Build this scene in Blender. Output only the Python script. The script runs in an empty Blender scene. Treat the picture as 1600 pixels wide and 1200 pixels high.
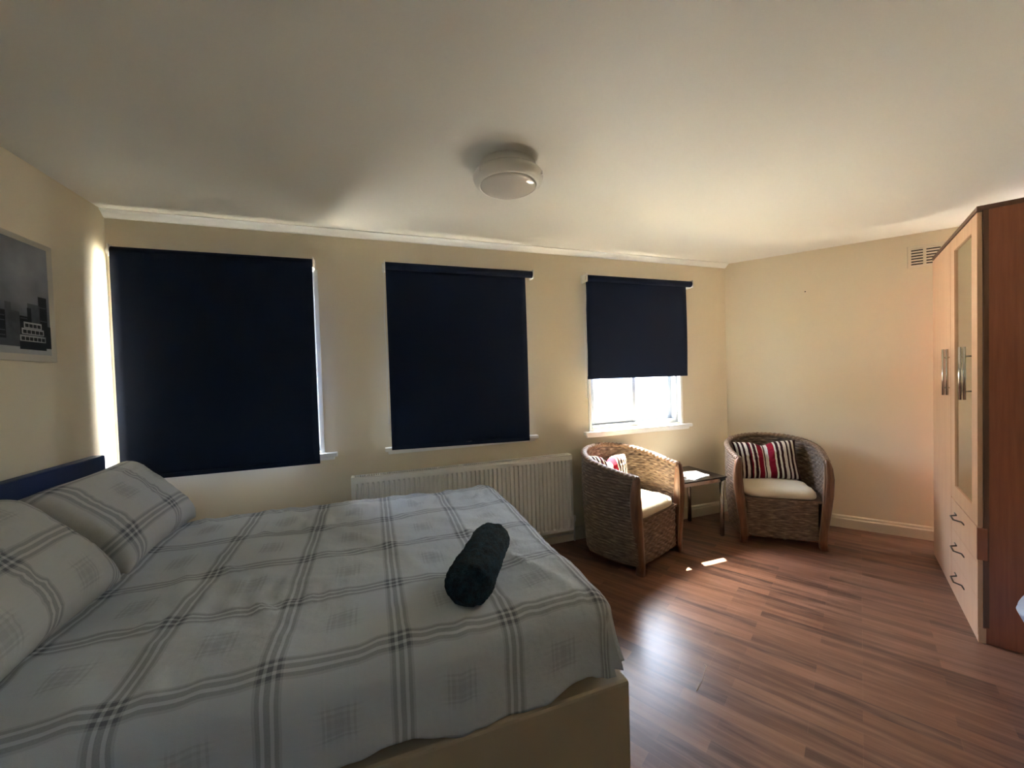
import bpy, bmesh, math, random
from mathutils import Vector, Matrix, noise
random.seed(7)
PI = math.pi
SC = bpy.context.scene
COL = SC.collection

# ---------------------------------------------------------------- camera
F_PX, PITCH, ROLL, YAW = 618.466, math.radians(1.36624), math.radians(-1.71391), math.radians(19.65755)
CAM_H = 1.395
def _cam():
    cf = Vector((0, math.cos(PITCH), -math.sin(PITCH)))
    up = Vector((0, math.sin(PITCH), math.cos(PITCH)))
    rt = Vector((1, 0, 0))
    r2 = math.cos(ROLL) * rt + math.sin(ROLL) * up
    u2 = -math.sin(ROLL) * rt + math.cos(ROLL) * up
    R = Matrix.Rotation(-YAW, 3, 'Z')
    r2, u2, cf = R @ r2, R @ u2, R @ cf
    cd = bpy.data.cameras.new('camera')
    co = bpy.data.objects.new('camera', cd)
    COL.objects.link(co)
    m = Matrix.Identity(4)
    for i in range(3):
        m[i][0], m[i][1], m[i][2] = r2[i], u2[i], -cf[i]
    m.translation = (0, 0, CAM_H)
    co.matrix_world = m
    cd.sensor_width = 36
    cd.lens = F_PX / 1600 * 36
    cd.clip_start = 0.02
    SC.camera = co
_cam()

# ---------------------------------------------------------------- world, sun, exposure
SC.view_settings.view_transform = 'Standard'
SC.view_settings.look = 'None'
SC.view_settings.gamma = 1
SC.view_settings.use_curve_mapping = False
SC.view_settings.exposure = 3.62

w = bpy.data.worlds.new('sky')
SC.world = w
w.use_nodes = True
nt = w.node_tree
nt.nodes.clear()
sky = nt.nodes.new('ShaderNodeTexSky')
sky.sky_type = 'NISHITA'
sky.sun_disc = False
sky.sun_elevation = math.radians(60.5)
sky.sun_rotation = math.radians(16)
sky.dust_density = 2.5
bg = nt.nodes.new('ShaderNodeBackground')
bg.inputs['Strength'].default_value = 0.85
wo = nt.nodes.new('ShaderNodeOutputWorld')
nt.links.new(sky.outputs[0], bg.inputs[0])
nt.links.new(bg.outputs[0], wo.inputs[0])

sd = bpy.data.lights.new('sun', 'SUN')
sd.energy = 13.0
sd.angle = math.radians(0.6)
sd.color = (1, .93, .82)
so = bpy.data.objects.new('sun', sd)
COL.objects.link(so)
so.rotation_euler = Vector((-.28, -1, -1.84)).to_track_quat('-Z', 'Y').to_euler()

def portal(x0, x1, z0, z1, y):
    l = bpy.data.lights.new('window_portal', 'AREA')
    l.shape = 'RECTANGLE'
    l.size, l.size_y = x1 - x0, z1 - z0
    l.cycles.is_portal = True
    o = bpy.data.objects.new('window_portal', l)
    COL.objects.link(o)
    o.location = ((x0 + x1) / 2, y, (z0 + z1) / 2)
    o.rotation_euler = (-PI / 2, 0, 0)

# ---------------------------------------------------------------- key dimensions
H = 2.4
WY = 2.93          # window wall
XL = -1.40         # left wall
CX = 3.27          # corner of window wall and far wall
FA = math.radians(-54)
FU = Vector((math.cos(FA), math.sin(FA), 0))
FN = Vector((FU.y, -FU.x, 0))           # into the room
WA = math.radians(30.77)
WP = Vector((2.802, 1.039, 0))          # wardrobe near bottom corner
WS = Vector((math.cos(WA), math.sin(WA), 0))
WB = Vector((math.sin(WA), -math.cos(WA), 0))   # to the wardrobe's back

# ---------------------------------------------------------------- node helpers
def srgb(r, g, b):
    def c(v):
        v /= 255
        return v / 12.92 if v <= .04045 else ((v + .055) / 1.055) ** 2.4
    return (c(r), c(g), c(b), 1)

class NT:
    def __init__(s, name, rough=.5, metal=0, spec=.5):
        s.m = bpy.data.materials.new(name)
        s.m.use_nodes = True
        s.t = s.m.node_tree
        s.b = s.t.nodes['Principled BSDF']
        s.b.inputs['Roughness'].default_value = rough
        s.b.inputs['Metallic'].default_value = metal
        s.b.inputs['Specular IOR Level'].default_value = spec
    def n(s, typ, **kw):
        nd = s.t.nodes.new(typ)
        for k, v in kw.items():
            setattr(nd, k, v)
        return nd
    def l(s, a, b):
        s.t.links.new(a, b)
    def val(s, sock, v):
        if hasattr(v, 'is_output') or isinstance(v, bpy.types.NodeSocket):
            s.l(v, sock)
        else:
            sock.default_value = v
    def math(s, op, a, b=0.0, c=0.0):
        nd = s.n('ShaderNodeMath', operation=op)
        s.val(nd.inputs[0], a); s.val(nd.inputs[1], b); s.val(nd.inputs[2], c)
        return nd.outputs[0]
    def mix(s, fac, a, b, mode='MIX'):
        nd = s.n('ShaderNodeMix', data_type='RGBA', blend_type=mode)
        s.val(nd.inputs['Factor'], fac); s.val(nd.inputs['A'], a); s.val(nd.inputs['B'], b)
        return nd.outputs['Result']
    def noise(s, scale, detail=3, rough=.5, vec=None, out='Fac'):
        nd = s.n('ShaderNodeTexNoise')
        nd.inputs['Scale'].default_value = scale
        nd.inputs['Detail'].default_value = detail
        nd.inputs['Roughness'].default_value = rough
        if vec is not None: s.l(vec, nd.inputs['Vector'])
        return nd.outputs[out]
    def coord(s, kind='Object'):
        return s.n('ShaderNodeTexCoord').outputs[kind]
    def mapping(s, vec, scale=(1, 1, 1), rot=(0, 0, 0), loc=(0, 0, 0)):
        nd = s.n('ShaderNodeMapping')
        nd.inputs['Scale'].default_value = scale
        nd.inputs['Rotation'].default_value = rot
        nd.inputs['Location'].default_value = loc
        s.l(vec, nd.inputs['Vector'])
        return nd.outputs[0]
    def ramp(s, fac, stops, interp='LINEAR'):
        nd = s.n('ShaderNodeValToRGB')
        cr = nd.color_ramp
        cr.interpolation = interp
        while len(cr.elements) > 1: cr.elements.remove(cr.elements[-1])
        cr.elements[0].position = stops[0][0]; cr.elements[0].color = stops[0][1]
        for p, c in stops[1:]:
            e = cr.elements.new(p); e.color = c
        s.l(fac, nd.inputs[0])
        return nd.outputs[0]
    def bump(s, h, strength=.2, dist=.01):
        nd = s.n('ShaderNodeBump')
        nd.inputs['Strength'].default_value = strength
        nd.inputs['Distance'].default_value = dist
        s.l(h, nd.inputs['Height'])
        s.l(nd.outputs[0], s.b.inputs['Normal'])
    def base(s, c):
        s.val(s.b.inputs['Base Color'], c)

def simple(name, col, rough=.5, metal=0, var=.06, nscale=12, bump=0, bscale=80, spec=.5, trans=0):
    t = NT(name, rough, metal, spec)
    co = t.coord()
    c2 = tuple(max(0, v * (1 - var)) for v in col[:3]) + (1,)
    t.base(t.mix(t.noise(nscale, vec=co), col, c2))
    if bump: t.bump(t.noise(bscale, 4, vec=co), bump, .003)
    return t.m

M = {}
M['wall'] = simple('cream_wall_paint', srgb(229, 216, 188), .75, var=.03, nscale=2, bump=.25, bscale=120)
M['ceiling'] = simple('ceiling_paint', srgb(230, 227, 217), .62, var=.025, nscale=1.5, bump=.2, bscale=60)
M['trim'] = simple('white_gloss_paint', srgb(246, 244, 236), .35, var=.03)
M['skirting'] = simple('cream_gloss_paint', srgb(222, 212, 188), .4, var=.04)
M['upvc'] = simple('white_upvc', srgb(172, 178, 184), .3, var=.02)
M['radiator'] = simple('radiator_enamel', srgb(238, 233, 222), .35, var=.04)
M['slot'] = simple('dark_slot', srgb(40, 36, 32), .8)
M['navy_blind'] = simple('navy_blind_fabric', srgb(21, 33, 58), .8, var=.15, nscale=300, bump=.15, bscale=600, spec=.25)
M['navy_vinyl'] = simple('navy_headboard_vinyl', srgb(22, 40, 84), .5, var=.12, nscale=30, bump=.2, bscale=250)
M['plastic'] = simple('white_plastic', srgb(232, 228, 218), .35, var=.02)
M['divan'] = simple('cream_divan_fabric', srgb(176, 162, 138), .9, var=.10, nscale=8, bump=.4, bscale=500, spec=.1)
M['mattress'] = simple('mattress_ticking', srgb(120, 122, 130), .9, var=.15, nscale=14, bump=.3, bscale=200)
M['cushion'] = simple('cream_cotton', srgb(226, 214, 188), .9, var=.08, nscale=9, bump=.35, bscale=60, spec=.1)
M['chrome'] = simple('brushed_chrome', srgb(205, 200, 192), .22, 1, var=.05)
M['dark_metal'] = simple('dark_bronze_metal', srgb(80, 66, 56), .35, .9)
M['black_glass'] = simple('black_glass', srgb(14, 13, 13), .06, var=.1, spec=.7)
M['black_foot'] = simple('black_rubber', srgb(18, 17, 16), .6)
M['paper'] = simple('white_paper', srgb(238, 240, 244), .7, var=.02)
M['bag'] = simple('white_blue_plastic', srgb(206, 218, 236), .4, var=.2, nscale=9, bump=.5, bscale=20)
M['pave'] = simple('pale_paving', srgb(205, 200, 190), .8, var=.1, nscale=3)
M['render_ext'] = simple('pale_render', srgb(215, 212, 205), .8, var=.05)
M['rail_ext'] = simple('grey_railing_paint', srgb(120, 128, 135), .5)
M['scratch'] = simple('scratch_pale', srgb(205, 170, 140), .4)

def wood(name, c1, c2, scale=(3, 40, 40), rough=.4, rot=(0, 0, 0)):
    t = NT(name, rough)
    v = t.mapping(t.coord(), scale=scale, rot=rot)
    f = t.noise(2.2, 5, .6, vec=v)
    t.base(t.ramp(f, [(.3, c1), (.7, c2)]))
    t.bump(f, .08, .003)
    return t.m
M['pine'] = wood('beech_door_laminate', srgb(226, 184, 148), srgb(214, 168, 132), (14, 14, 1.6), .32)
M['dark_wood'] = wood('reddish_brown_laminate', srgb(172, 106, 76), srgb(152, 92, 66), (30, 30, 1.5), .4)
M['top_wood'] = wood('brown_edging', srgb(124, 88, 68), srgb(106, 74, 56), (20, 20, 2), .45)
M['chair_wood'] = wood('honey_stained_wood', srgb(132, 92, 64), srgb(98, 64, 44), (30, 30, 3), .35)

# mirror of the wardrobe door: slightly matt glass
t = NT('mirror_glass', .09, 1); t.base(srgb(205, 206, 192)); M['mirror'] = t.m

# floor laminate
t = NT('walnut_laminate', .3, 0, .5)
v = t.mapping(t.coord(), rot=(0, 0, math.radians(61)))
def brick(w_, h_, mortar, c1, c2, cm, off=.37):
    b = t.n('ShaderNodeTexBrick')
    b.offset = off; b.squash = 1
    b.inputs['Scale'].default_value = 1
    b.inputs['Brick Width'].default_value = w_
    b.inputs['Row Height'].default_value = h_
    b.inputs['Mortar Size'].default_value = mortar
    b.inputs['Mortar Smooth'].default_value = .2
    b.inputs['Color1'].default_value = c1; b.inputs['Color2'].default_value = c2
    b.inputs['Mortar'].default_value = cm
    t.l(v, b.inputs['Vector'])
    return b
bs = brick(.43, .065, .0006, (0, 0, 0, 1), (1, 1, 1, 1), (.5, .5, .5, 1))
bb = brick(1.29, .195, .0009, (1, 1, 1, 1), (1, 1, 1, 1), (0, 0, 0, 1), .42)
strip = t.ramp(bs.outputs['Color'], [(0, srgb(74, 47, 36)), (.35, srgb(104, 69, 52)), (.7, srgb(124, 84, 63)), (1, srgb(148, 105, 80))])
g1 = t.noise(3, 6, .65, vec=t.mapping(v, scale=(1.3, 26, 1)))
g2 = t.noise(5, 3, .6, vec=t.mapping(v, scale=(.5, 5, 1)))
c = t.mix(t.math('MULTIPLY', g1, .55), strip, srgb(74, 50, 42))
c = t.mix(t.math('MULTIPLY', t.ramp(g2, [(.42, (0, 0, 0, 1)), (.7, (1, 1, 1, 1))]), .6), c, srgb(158, 118, 98))
c = t.mix(t.math('MULTIPLY', bs.outputs['Fac'], .18), c, srgb(176, 136, 114))  # pale joints: bevel highlights between boards painted into the colour
c = t.mix(t.math('MULTIPLY', bb.outputs['Fac'], .12), c, srgb(180, 140, 118))
t.base(c)
t.val(t.b.inputs['Roughness'], t.math('ADD', t.math('MULTIPLY', g1, .14), .25))
t.bump(t.math('SUBTRACT', t.math('MULTIPLY', g1, .25), t.math('MULTIPLY', bb.outputs['Fac'], 1.0)), .12, .002)
M['floor'] = t.m

# clear window glass
t = NT('window_glass', .0)
tr = t.n('ShaderNodeBsdfTransparent'); gl = t.n('ShaderNodeBsdfGlossy'); mx = t.n('ShaderNodeMixShader')
tr.inputs[0].default_value = (.95, .97, .96, 1)
gl.inputs['Roughness'].default_value = .02
mx.inputs[0].default_value = .06
t.l(tr.outputs[0], mx.inputs[1]); t.l(gl.outputs[0], mx.inputs[2])
t.l(mx.outputs[0], t.t.nodes['Material Output'].inputs[0])
M['glass'] = t.m

# plaid bedding, driven by the cloth's own u/v in metres
def plaid(name, base, dark, period=.335, ou=0., ov=0.):
    t = NT(name, .9, 0, .12)
    uv = t.n('ShaderNodeUVMap').outputs[0]
    sx = t.n('ShaderNodeSeparateXYZ'); t.l(uv, sx.inputs[0])
    wob = t.math('MULTIPLY', t.math('SUBTRACT', t.noise(9, 2, vec=uv), .5), .007)
    def ax(o, off):
        return t.math('FRACT', t.math('ADD', t.math('DIVIDE', t.math('ADD', o, wob), period), off + 20))
    fu, fv = ax(sx.outputs[0], ou), ax(sx.outputs[1], ov)
    k, g = (1, 1, 1, 1), (0, 0, 0, 1)
    q = (.45, .45, .45, 1)
    main = [(0, g), (.40, q), (.42, k), (.452, g), (.478, k), (.522, g), (.548, k), (.58, q), (.60, g)]
    blk = [(0, k), (.035, q), (.06, k), (.085, g), (.11, k), (.13, g), (.87, g), (.872, k), (.892, g), (.91, k), (.94, q), (.965, k)]
    mu, mv = t.ramp(fu, main, 'CONSTANT'), t.ramp(fv, main, 'CONSTANT')
    bu, bv = t.ramp(fu, blk, 'CONSTANT'), t.ramp(fv, blk, 'CONSTANT')
    def win(f):
        return t.ramp(f, [(0, k), (.10, k), (.2, (.12, .12, .12, 1)), (.8, (.12, .12, .12, 1)), (.90, k), (1, k)])
    wu, wv = win(fu), win(fv)
    b = t.math('ADD', t.math('MULTIPLY', t.math('MULTIPLY', bu, wv), .15), t.math('MULTIPLY', t.math('MULTIPLY', bv, wu), .15))
    m_ = t.math('ADD', t.math('MULTIPLY', mu, .47), t.math('MULTIPLY', mv, .47))
    d = t.math('ADD', m_, b)
    hatch = t.math('ADD', t.math('MULTIPLY', t.noise(260, 2, vec=uv), .5), .72)
    d = t.math('MINIMUM', t.math('MULTIPLY', d, hatch), .9)
    col = t.mix(d, base, dark)
    t.base(col)
    t.bump(t.math('ADD', t.noise(700, 2, vec=uv), t.math('MULTIPLY', t.noise(28, 4, vec=uv), 2.6)), .7, .005)
    return t.m
M['duvet'] = plaid('grey_plaid_cotton', srgb(208, 213, 215), srgb(102, 105, 113), ou=.5 - .055 / .335 , ov=.5 - 1.20 / .335)
M['pillow'] = plaid('grey_plaid_pillowcase', srgb(208, 208, 204), srgb(104, 106, 112), ou=.28, ov=.15)

# striped cushions
t = NT('burgundy_striped_cotton', .85, 0, .15)
uv = t.n('ShaderNodeUVMap').outputs[0]
sx = t.n('ShaderNodeSeparateXYZ'); t.l(uv, sx.inputs[0])
cream, burg, dk, mid = srgb(226, 214, 200), srgb(132, 20, 40), srgb(58, 24, 24), srgb(190, 170, 160)
st = [(0, mid), (.04, dk), (.07, cream), (.10, dk), (.135, cream), (.165, dk), (.2, cream), (.245, dk), (.28, burg), (.30, cream), (.325, dk), (.37, cream),
      (.39, burg), (.47, cream), (.49, dk), (.505, cream), (.55, burg), (.64, cream), (.665, dk), (.71, cream), (.74, dk), (.78, cream), (.825, dk), (.855, cream), (.885, dk), (.92, cream), (.95, dk)]
t.base(t.ramp(t.math('ADD', sx.outputs[0], t.math('MULTIPLY', t.math('SUBTRACT', t.noise(4, 1, vec=uv), .5), .015)), st, 'CONSTANT'))
t.bump(t.noise(400, 2, vec=uv), .25, .003)
M['striped'] = t.m

# terry towel
t = NT('dark_teal_terry', 1, 0, .1)
co = t.coord()
t.base(t.mix(t.ramp(t.noise(42, 5, .7, vec=co), [(.38, (0, 0, 0, 1)), (.66, (1, 1, 1, 1))]), srgb(4, 17, 23), srgb(32, 62, 74)))
t.bump(t.noise(180, 4, .7, vec=co), 1.0, .012)
t.b.inputs['Sheen Weight'].default_value = .1
M['towel'] = t.m

# wicker
def wicker(name, a, b, c_):
    t = NT(name, .55, 0, .4)
    uv = t.n('ShaderNodeUVMap').outputs[0]
    v1 = t.mapping(uv, scale=(14, 90, 1)); v2 = t.mapping(uv, scale=(40, 400, 1))
    col = t.ramp(t.noise(1, 3, .6, vec=v1), [(.3, a), (.5, b), (.72, c_)])
    col = t.mix(t.math('MULTIPLY', t.noise(1, 2, vec=v2), .5), col, a)
    t.base(col)
    t.bump(t.noise(1, 3, vec=v2), .6, .004)
    return t.m
M['wicker'] = wicker('woven_seagrass', srgb(76, 60, 48), srgb(122, 100, 82), srgb(172, 150, 126))
M['wicker_rim'] = wicker('plaited_rim', srgb(96, 72, 54), srgb(140, 110, 84), srgb(190, 164, 132))

# sky print on the canvas picture
t = NT('monochrome_sky_print', .5)
co = t.coord()
t.base(t.ramp(t.noise(3.2, 4, vec=co), [(.3, srgb(70, 72, 78)), (.7, srgb(150, 152, 158))]))
M['print_sky'] = t.m
M['print_dark'] = simple('print_dark', srgb(24, 26, 30), .5, var=.5, nscale=60)
M['print_mid'] = simple('print_mid', srgb(90, 93, 98), .5, var=.5, nscale=40)
M['print_light'] = simple('print_light', srgb(178, 178, 176), .5, var=.2, nscale=40)
M['canvas'] = simple('canvas_edge', srgb(205, 196, 178), .7)

# ---------------------------------------------------------------- mesh helpers
def obj(name, bm, mats, parent=None, smooth=False, loc=None, rot=None):
    me = bpy.data.meshes.new(name)
    bm.normal_update()
    bm.to_mesh(me); bm.free()
    if not isinstance(mats, (list, tuple)): mats = [mats]
    for m in mats: me.materials.append(m)
    if smooth:
        for p in me.polygons: p.use_smooth = True
    o = bpy.data.objects.new(name, me)
    COL.objects.link(o)
    if parent: o.parent = parent
    if loc is not None: o.location = loc
    if rot is not None: o.rotation_euler = rot
    return o

def empty(name, loc=(0, 0, 0), rotz=0):
    o = bpy.data.objects.new(name, None)
    o.empty_display_size = .1
    COL.objects.link(o)
    o.location = loc; o.rotation_euler = (0, 0, rotz)
    return o

def tag(o, label, cat, group=None):
    o['label'] = label; o['category'] = cat
    if group: o['group'] = group
    return o

def struct(o):
    o['kind'] = 'structure'
    return o

def box(bm, x0, x1, y0, y1, z0, z1, mat=0, bev=0, mtx=None):
    b2 = bmesh.new()
    bmesh.ops.create_cube(b2, size=1)
    for v in b2.verts:
        v.co = Vector(((x0 + x1) / 2 + v.co.x * (x1 - x0), (y0 + y1) / 2 + v.co.y * (y1 - y0), (z0 + z1) / 2 + v.co.z * (z1 - z0)))
    if bev: bmesh.ops.bevel(b2, geom=b2.edges[:], offset=bev, segments=2, affect='EDGES', profile=.6)
    merge(bm, b2, mat, mtx)

def merge(bm, b2, mat=0, mtx=None):
    if mtx is not None: bmesh.ops.transform(b2, matrix=mtx, verts=b2.verts[:])
    vm = {}
    for v in b2.verts: vm[v] = bm.verts.new(v.co)
    for f in b2.faces:
        try: nf = bm.faces.new([vm[v] for v in f.verts])
        except ValueError: continue
        nf.material_index = mat; nf.smooth = f.smooth
    b2.free()

def tube(bm, pts, r, seg=10, mat=0, cap=True):
    pts = [Vector(p) for p in pts]
    rings = []
    n0 = None
    for i, p in enumerate(pts):
        d = (pts[min(i + 1, len(pts) - 1)] - pts[max(i - 1, 0)]).normalized()
        if n0 is None:
            n0 = d.orthogonal().normalized()
        else:
            n0 = (n0 - d * n0.dot(d)).normalized()
        bi = d.cross(n0)
        rr = r[i] if isinstance(r, (list, tuple)) else r
        rings.append([bm.verts.new(p + n0 * (rr * math.cos(2 * PI * k / seg)) + bi * (rr * math.sin(2 * PI * k / seg))) for k in range(seg)])
    for a, b in zip(rings, rings[1:]):
        for k in range(seg):
            f = bm.faces.new((a[k], a[(k + 1) % seg], b[(k + 1) % seg], b[k])); f.smooth = True; f.material_index = mat
    if cap:
        for rg, rev in ((rings[0], True), (rings[-1], False)):
            f = bm.faces.new(rg[::-1] if rev else rg); f.material_index = mat

def lathe(bm, prof, seg=48, mat=0, c=(0, 0, 0)):
    rings = []
    for r, z in prof:
        if r < 1e-5: rings.append([bm.verts.new((c[0], c[1], c[2] + z))])
        else: rings.append([bm.verts.new((c[0] + r * math.cos(2 * PI * k / seg), c[1] + r * math.sin(2 * PI * k / seg), c[2] + z)) for k in range(seg)])
    for a, b in zip(rings, rings[1:]):
        for k in range(seg):
            j = (k + 1) % seg
            if len(a) == 1 and len(b) == 1: continue
            if len(a) == 1: f = bm.faces.new((a[0], b[j], b[k]))
            elif len(b) == 1: f = bm.faces.new((a[k], a[j], b[0]))
            else: f = bm.faces.new((a[k], a[j], b[j], b[k]))
            f.smooth = True; f.material_index = mat

def grid(bm, fn, nu, nv, uvf=None, mat=0, closed=False, smooth=True, flip=False):
    vs = [[bm.verts.new(fn(i / nu, j / nv)) for j in range(nv + 1)] for i in range(nu + 1)]
    uvl = bm.loops.layers.uv.verify()
    for i in range(nu):
        for j in range(nv):
            q = [(i, j), (i + 1, j), (i + 1, j + 1), (i, j + 1)]
            if flip: q = q[::-1]
            f = bm.faces.new([vs[a][b] for a, b in q]); f.smooth = smooth; f.material_index = mat
            if uvf:
                for lp, (a, b) in zip(f.loops, q): lp[uvl].uv = uvf(a / nu, b / nv)
    return vs

# ---------------------------------------------------------------- room shell
def room():
    # plan corners
    back = WP + WB * .62
    # far wall meets the wall behind the wardrobe
    def isect(p, d, q, e):
        den = d.x * e.y - d.y * e.x
        tt = ((q.x - p.x) * e.y - (q.y - p.y) * e.x) / den
        return p + d * tt
    A = Vector((XL, WY, 0)); B = Vector((CX, WY, 0))
    Cc = isect(B, FU, back, WS)
    D = isect(Vector((XL, 0, 0)), Vector((0, 1, 0)), back, WS)
    T = .15
    def slab(name, mat, pts, z0, z1):
        bm = bmesh.new()
        lo = [bm.verts.new((p.x, p.y, z0)) for p in pts]; hi = [bm.verts.new((p.x, p.y, z1)) for p in pts]
        bm.faces.new(lo[::-1]); bm.faces.new(hi)
        n = len(pts)
        for i in range(n): bm.faces.new((lo[i], lo[(i + 1) % n], hi[(i + 1) % n], hi[i]))
        bmesh.ops.recalc_face_normals(bm, faces=bm.faces[:])
        return struct(obj(name, bm, mat))
    outer = [Vector((XL - T, WY + .25, 0)), Vector((CX + .35, WY + .25, 0)), Cc + Vector((.4, 0, 0)), D + Vector((-T, -.35, 0))]
    slab('floor', M['floor'], outer, -.12, 0)
    slab('ceiling', M['ceiling'], outer, H, H + .12)
    def wall(name, p, q, nrm):
        nv = Vector(nrm).normalized() * -T
        return slab(name, M['wall'], [p, q, q + nv, p + nv], 0, H)
    wall('wall_left', Vector((XL, WY + .25, 0)), D, (1, 0, 0))
    wall('wall_far', B, Cc, FN)
    # the wall behind the camera, with an invented opening added for fill light
    bm = bmesh.new()
    nv = WB * T
    def seg(p, q, z0, z1):
        vs = [bm.verts.new((a.x, a.y, z)) for z in (z0, z1) for a in (p, q, q + nv, p + nv)]
        for f in ((0, 1, 2, 3), (4, 5, 6, 7), (0, 1, 5, 4), (1, 2, 6, 5), (2, 3, 7, 6), (3, 0, 4, 7)): bm.faces.new([vs[i] for i in f])
    pa, pb = back + WS * FILL_WIN[0], back + WS * FILL_WIN[1]
    seg(Cc + FU * .1, pb, 0, H); seg(pa, D, 0, H); seg(pb, pa, 0, FILL_WIN[2]); seg(pb, pa, FILL_WIN[3], H)
    bmesh.ops.recalc_face_normals(bm, faces=bm.faces[:])
    struct(obj('wall_right', bm, M['wall']))
    # window wall with three openings
    bm = bmesh.new()
    y0, y1 = WY, WY + .25
    xs = [XL - T]
    for (a, b, c, d) in WINS: xs += [a, b]
    xs.append(CX + .3)
    for i in range(0, len(xs), 2):
        box(bm, xs[i], xs[i + 1], y0, y1, 0, H)
    for (a, b, c, d) in WINS:
        box(bm, a, b, y0, y1, 0, c); box(bm, a, b, y0, y1, d, H)
    struct(obj('wall_window', bm, M['wall']))
    # white bead along the top of the window wall
    bm = bmesh.new()
    prof = [(0, 0), (-.045, 0), (-.047, -.006), (-.03, -.018), (-.012, -.036), (0, -.04)]
    def strip(bm, p, q, nrm, prof, zt):
        nrm = Vector(nrm).normalized()
        ra = [bm.verts.new(p + nrm * (-a) + Vector((0, 0, zt + b))) for a, b in prof]
        rb = [bm.verts.new(q + nrm * (-a) + Vector((0, 0, zt + b))) for a, b in prof]
        for k in range(len(prof)):
            k2 = (k + 1) % len(prof)
            bm.faces.new((ra[k], ra[k2], rb[k2], rb[k]))
        bm.faces.new(ra); bm.faces.new(rb[::-1])
        bmesh.ops.recalc_face_normals(bm, faces=bm.faces[:])
    strip(bm, A, B, (0, -1, 0), prof, H)
    struct(obj('trim_1', bm, M['trim']))
    # skirting boards
    sk = [(0, 0), (-.016, 0), (-.018, .075), (-.012, .085), (-.012, .098), (-.006, .105), (0, .107)]
    for name, p, q, n in (('baseboard_window', A, B, (0, -1, 0)), ('baseboard_far', B, Cc, FN), ('baseboard_left', A, D, (1, 0, 0))):
        bm = bmesh.new()
        strip(bm, p, q, n, sk, 0)
        struct(obj(name, bm, M['skirting']))

WINS = [(-1.372, -.325, .92, 2.13), (.15, 1.145, .92, 2.13), (1.745, 2.70, .905, 2.13)]
FILL_WIN = (-4.28, -3.94, 1.30, 1.93)   # added fill opening behind the camera, unseen: along-wall range and heights
room()

def window(idx, x0, x1, z0, z1):
    e = empty('window_%d' % idx, ((x0 + x1) / 2, WY, z0))
    e['kind'] = 'structure'
    hw, hh = (x1 - x0) / 2, z1 - z0
    fy = .05
    bm = bmesh.new()
    fr = .032
    for a in ((-hw, -hw + fr, 0, hh), (hw - fr, hw, 0, hh)): box(bm, a[0], a[1], .03, .12, a[2], a[3], bev=.003)
    box(bm, -hw + fr, hw - fr, .03, .12, 0, .032, bev=.003); box(bm, -hw + fr, hw - fr, .03, .12, hh - .035, hh, bev=.003)
    obj('window_frame', bm, M['upvc'], e)
    # two sliding sashes, one slightly in front of the other
    for (a, b, y) in ((-hw + fr, .02, .05), (-.02, hw - fr, .085)):
        bm = bmesh.new()
        s = .036
        box(bm, a, a + s, y, y + .028, .032, hh - .035, bev=.003); box(bm, b - s, b, y, y + .028, .032, hh - .035, bev=.003)
        box(bm, a + s, b - s, y, y + .028, .032, .032 + s, bev=.003); box(bm, a + s, b - s, y, y + .028, hh - .035 - s, hh - .035, bev=.003)
        so_ = obj('sash', bm, M['upvc'], e)
        bm = bmesh.new()
        box(bm, a + s, b - s, y + .012, y + .016, .032 + s, hh - .035 - s)
        obj('glass_pane', bm, M['glass'], so_)
    # moulded sill board
    bm = bmesh.new()
    box(bm, -hw - .07, hw + .10, -.045, .03, -.04, -.012, bev=.006)
    box(bm, -hw - .05, hw + .08, -.022, 0, -.062, -.038, bev=.006)
    obj('window_sill', bm, M['trim'], e)
    # narrow architrave round the opening
    bm = bmesh.new()
    for a in ((-hw - .02, -hw + .006), (hw - .006, hw + .02)):
        if idx == 1 and a[0] < 0: continue
        box(bm, a[0], a[1], -.008, .03, -.012, hh, bev=.002)
    box(bm, -hw + .006, hw - .006, -.008, .03, hh - .006, hh + .02, bev=.002)
    obj('architrave', bm, M['trim'], e)
    portal(x0, x1, z0, z1, WY + .2)
for i, wn in enumerate(WINS): window(i + 1, *wn)
def add_fill_window():  # made-up window out of view, added to brighten the window wall
    c = WP + WB * .62 + WS * ((FILL_WIN[0] + FILL_WIN[1]) / 2)
    e = empty('window_4', (c.x, c.y, FILL_WIN[2]), WA + PI)
    e['kind'] = 'structure'
    hw, hh = (FILL_WIN[1] - FILL_WIN[0]) / 2, FILL_WIN[3] - FILL_WIN[2]
    bm = bmesh.new()
    for a in ((-hw, -hw + .05, 0, hh), (hw - .05, hw, 0, hh), (-.025, .025, .05, hh - .05)): box(bm, a[0], a[1], .03, .09, a[2], a[3], bev=.003)
    box(bm, -hw + .05, hw - .05, .03, .09, 0, .05, bev=.003); box(bm, -hw + .05, hw - .05, .03, .09, hh - .05, hh, bev=.003)
    f = obj('window_frame', bm, M['upvc'], e)
    for a, b in ((-hw + .05, -.025), (.025, hw - .05)):
        bm = bmesh.new(); box(bm, a, b, .058, .062, .05, hh - .05); obj('glass_pane', bm, M['glass'], f)
    l = bpy.data.lights.new('window_portal', 'AREA')
    l.shape = 'RECTANGLE'; l.size, l.size_y = 2 * hw, hh
    l.cycles.is_portal = True
    o = bpy.data.objects.new('window_portal', l); COL.objects.link(o)
    p = c + WB * .12
    o.location = (p.x, p.y, (FILL_WIN[2] + FILL_WIN[3]) / 2)
    o.rotation_euler = (-WB).to_track_quat('-Z', 'Y').to_euler()
add_fill_window()

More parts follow.
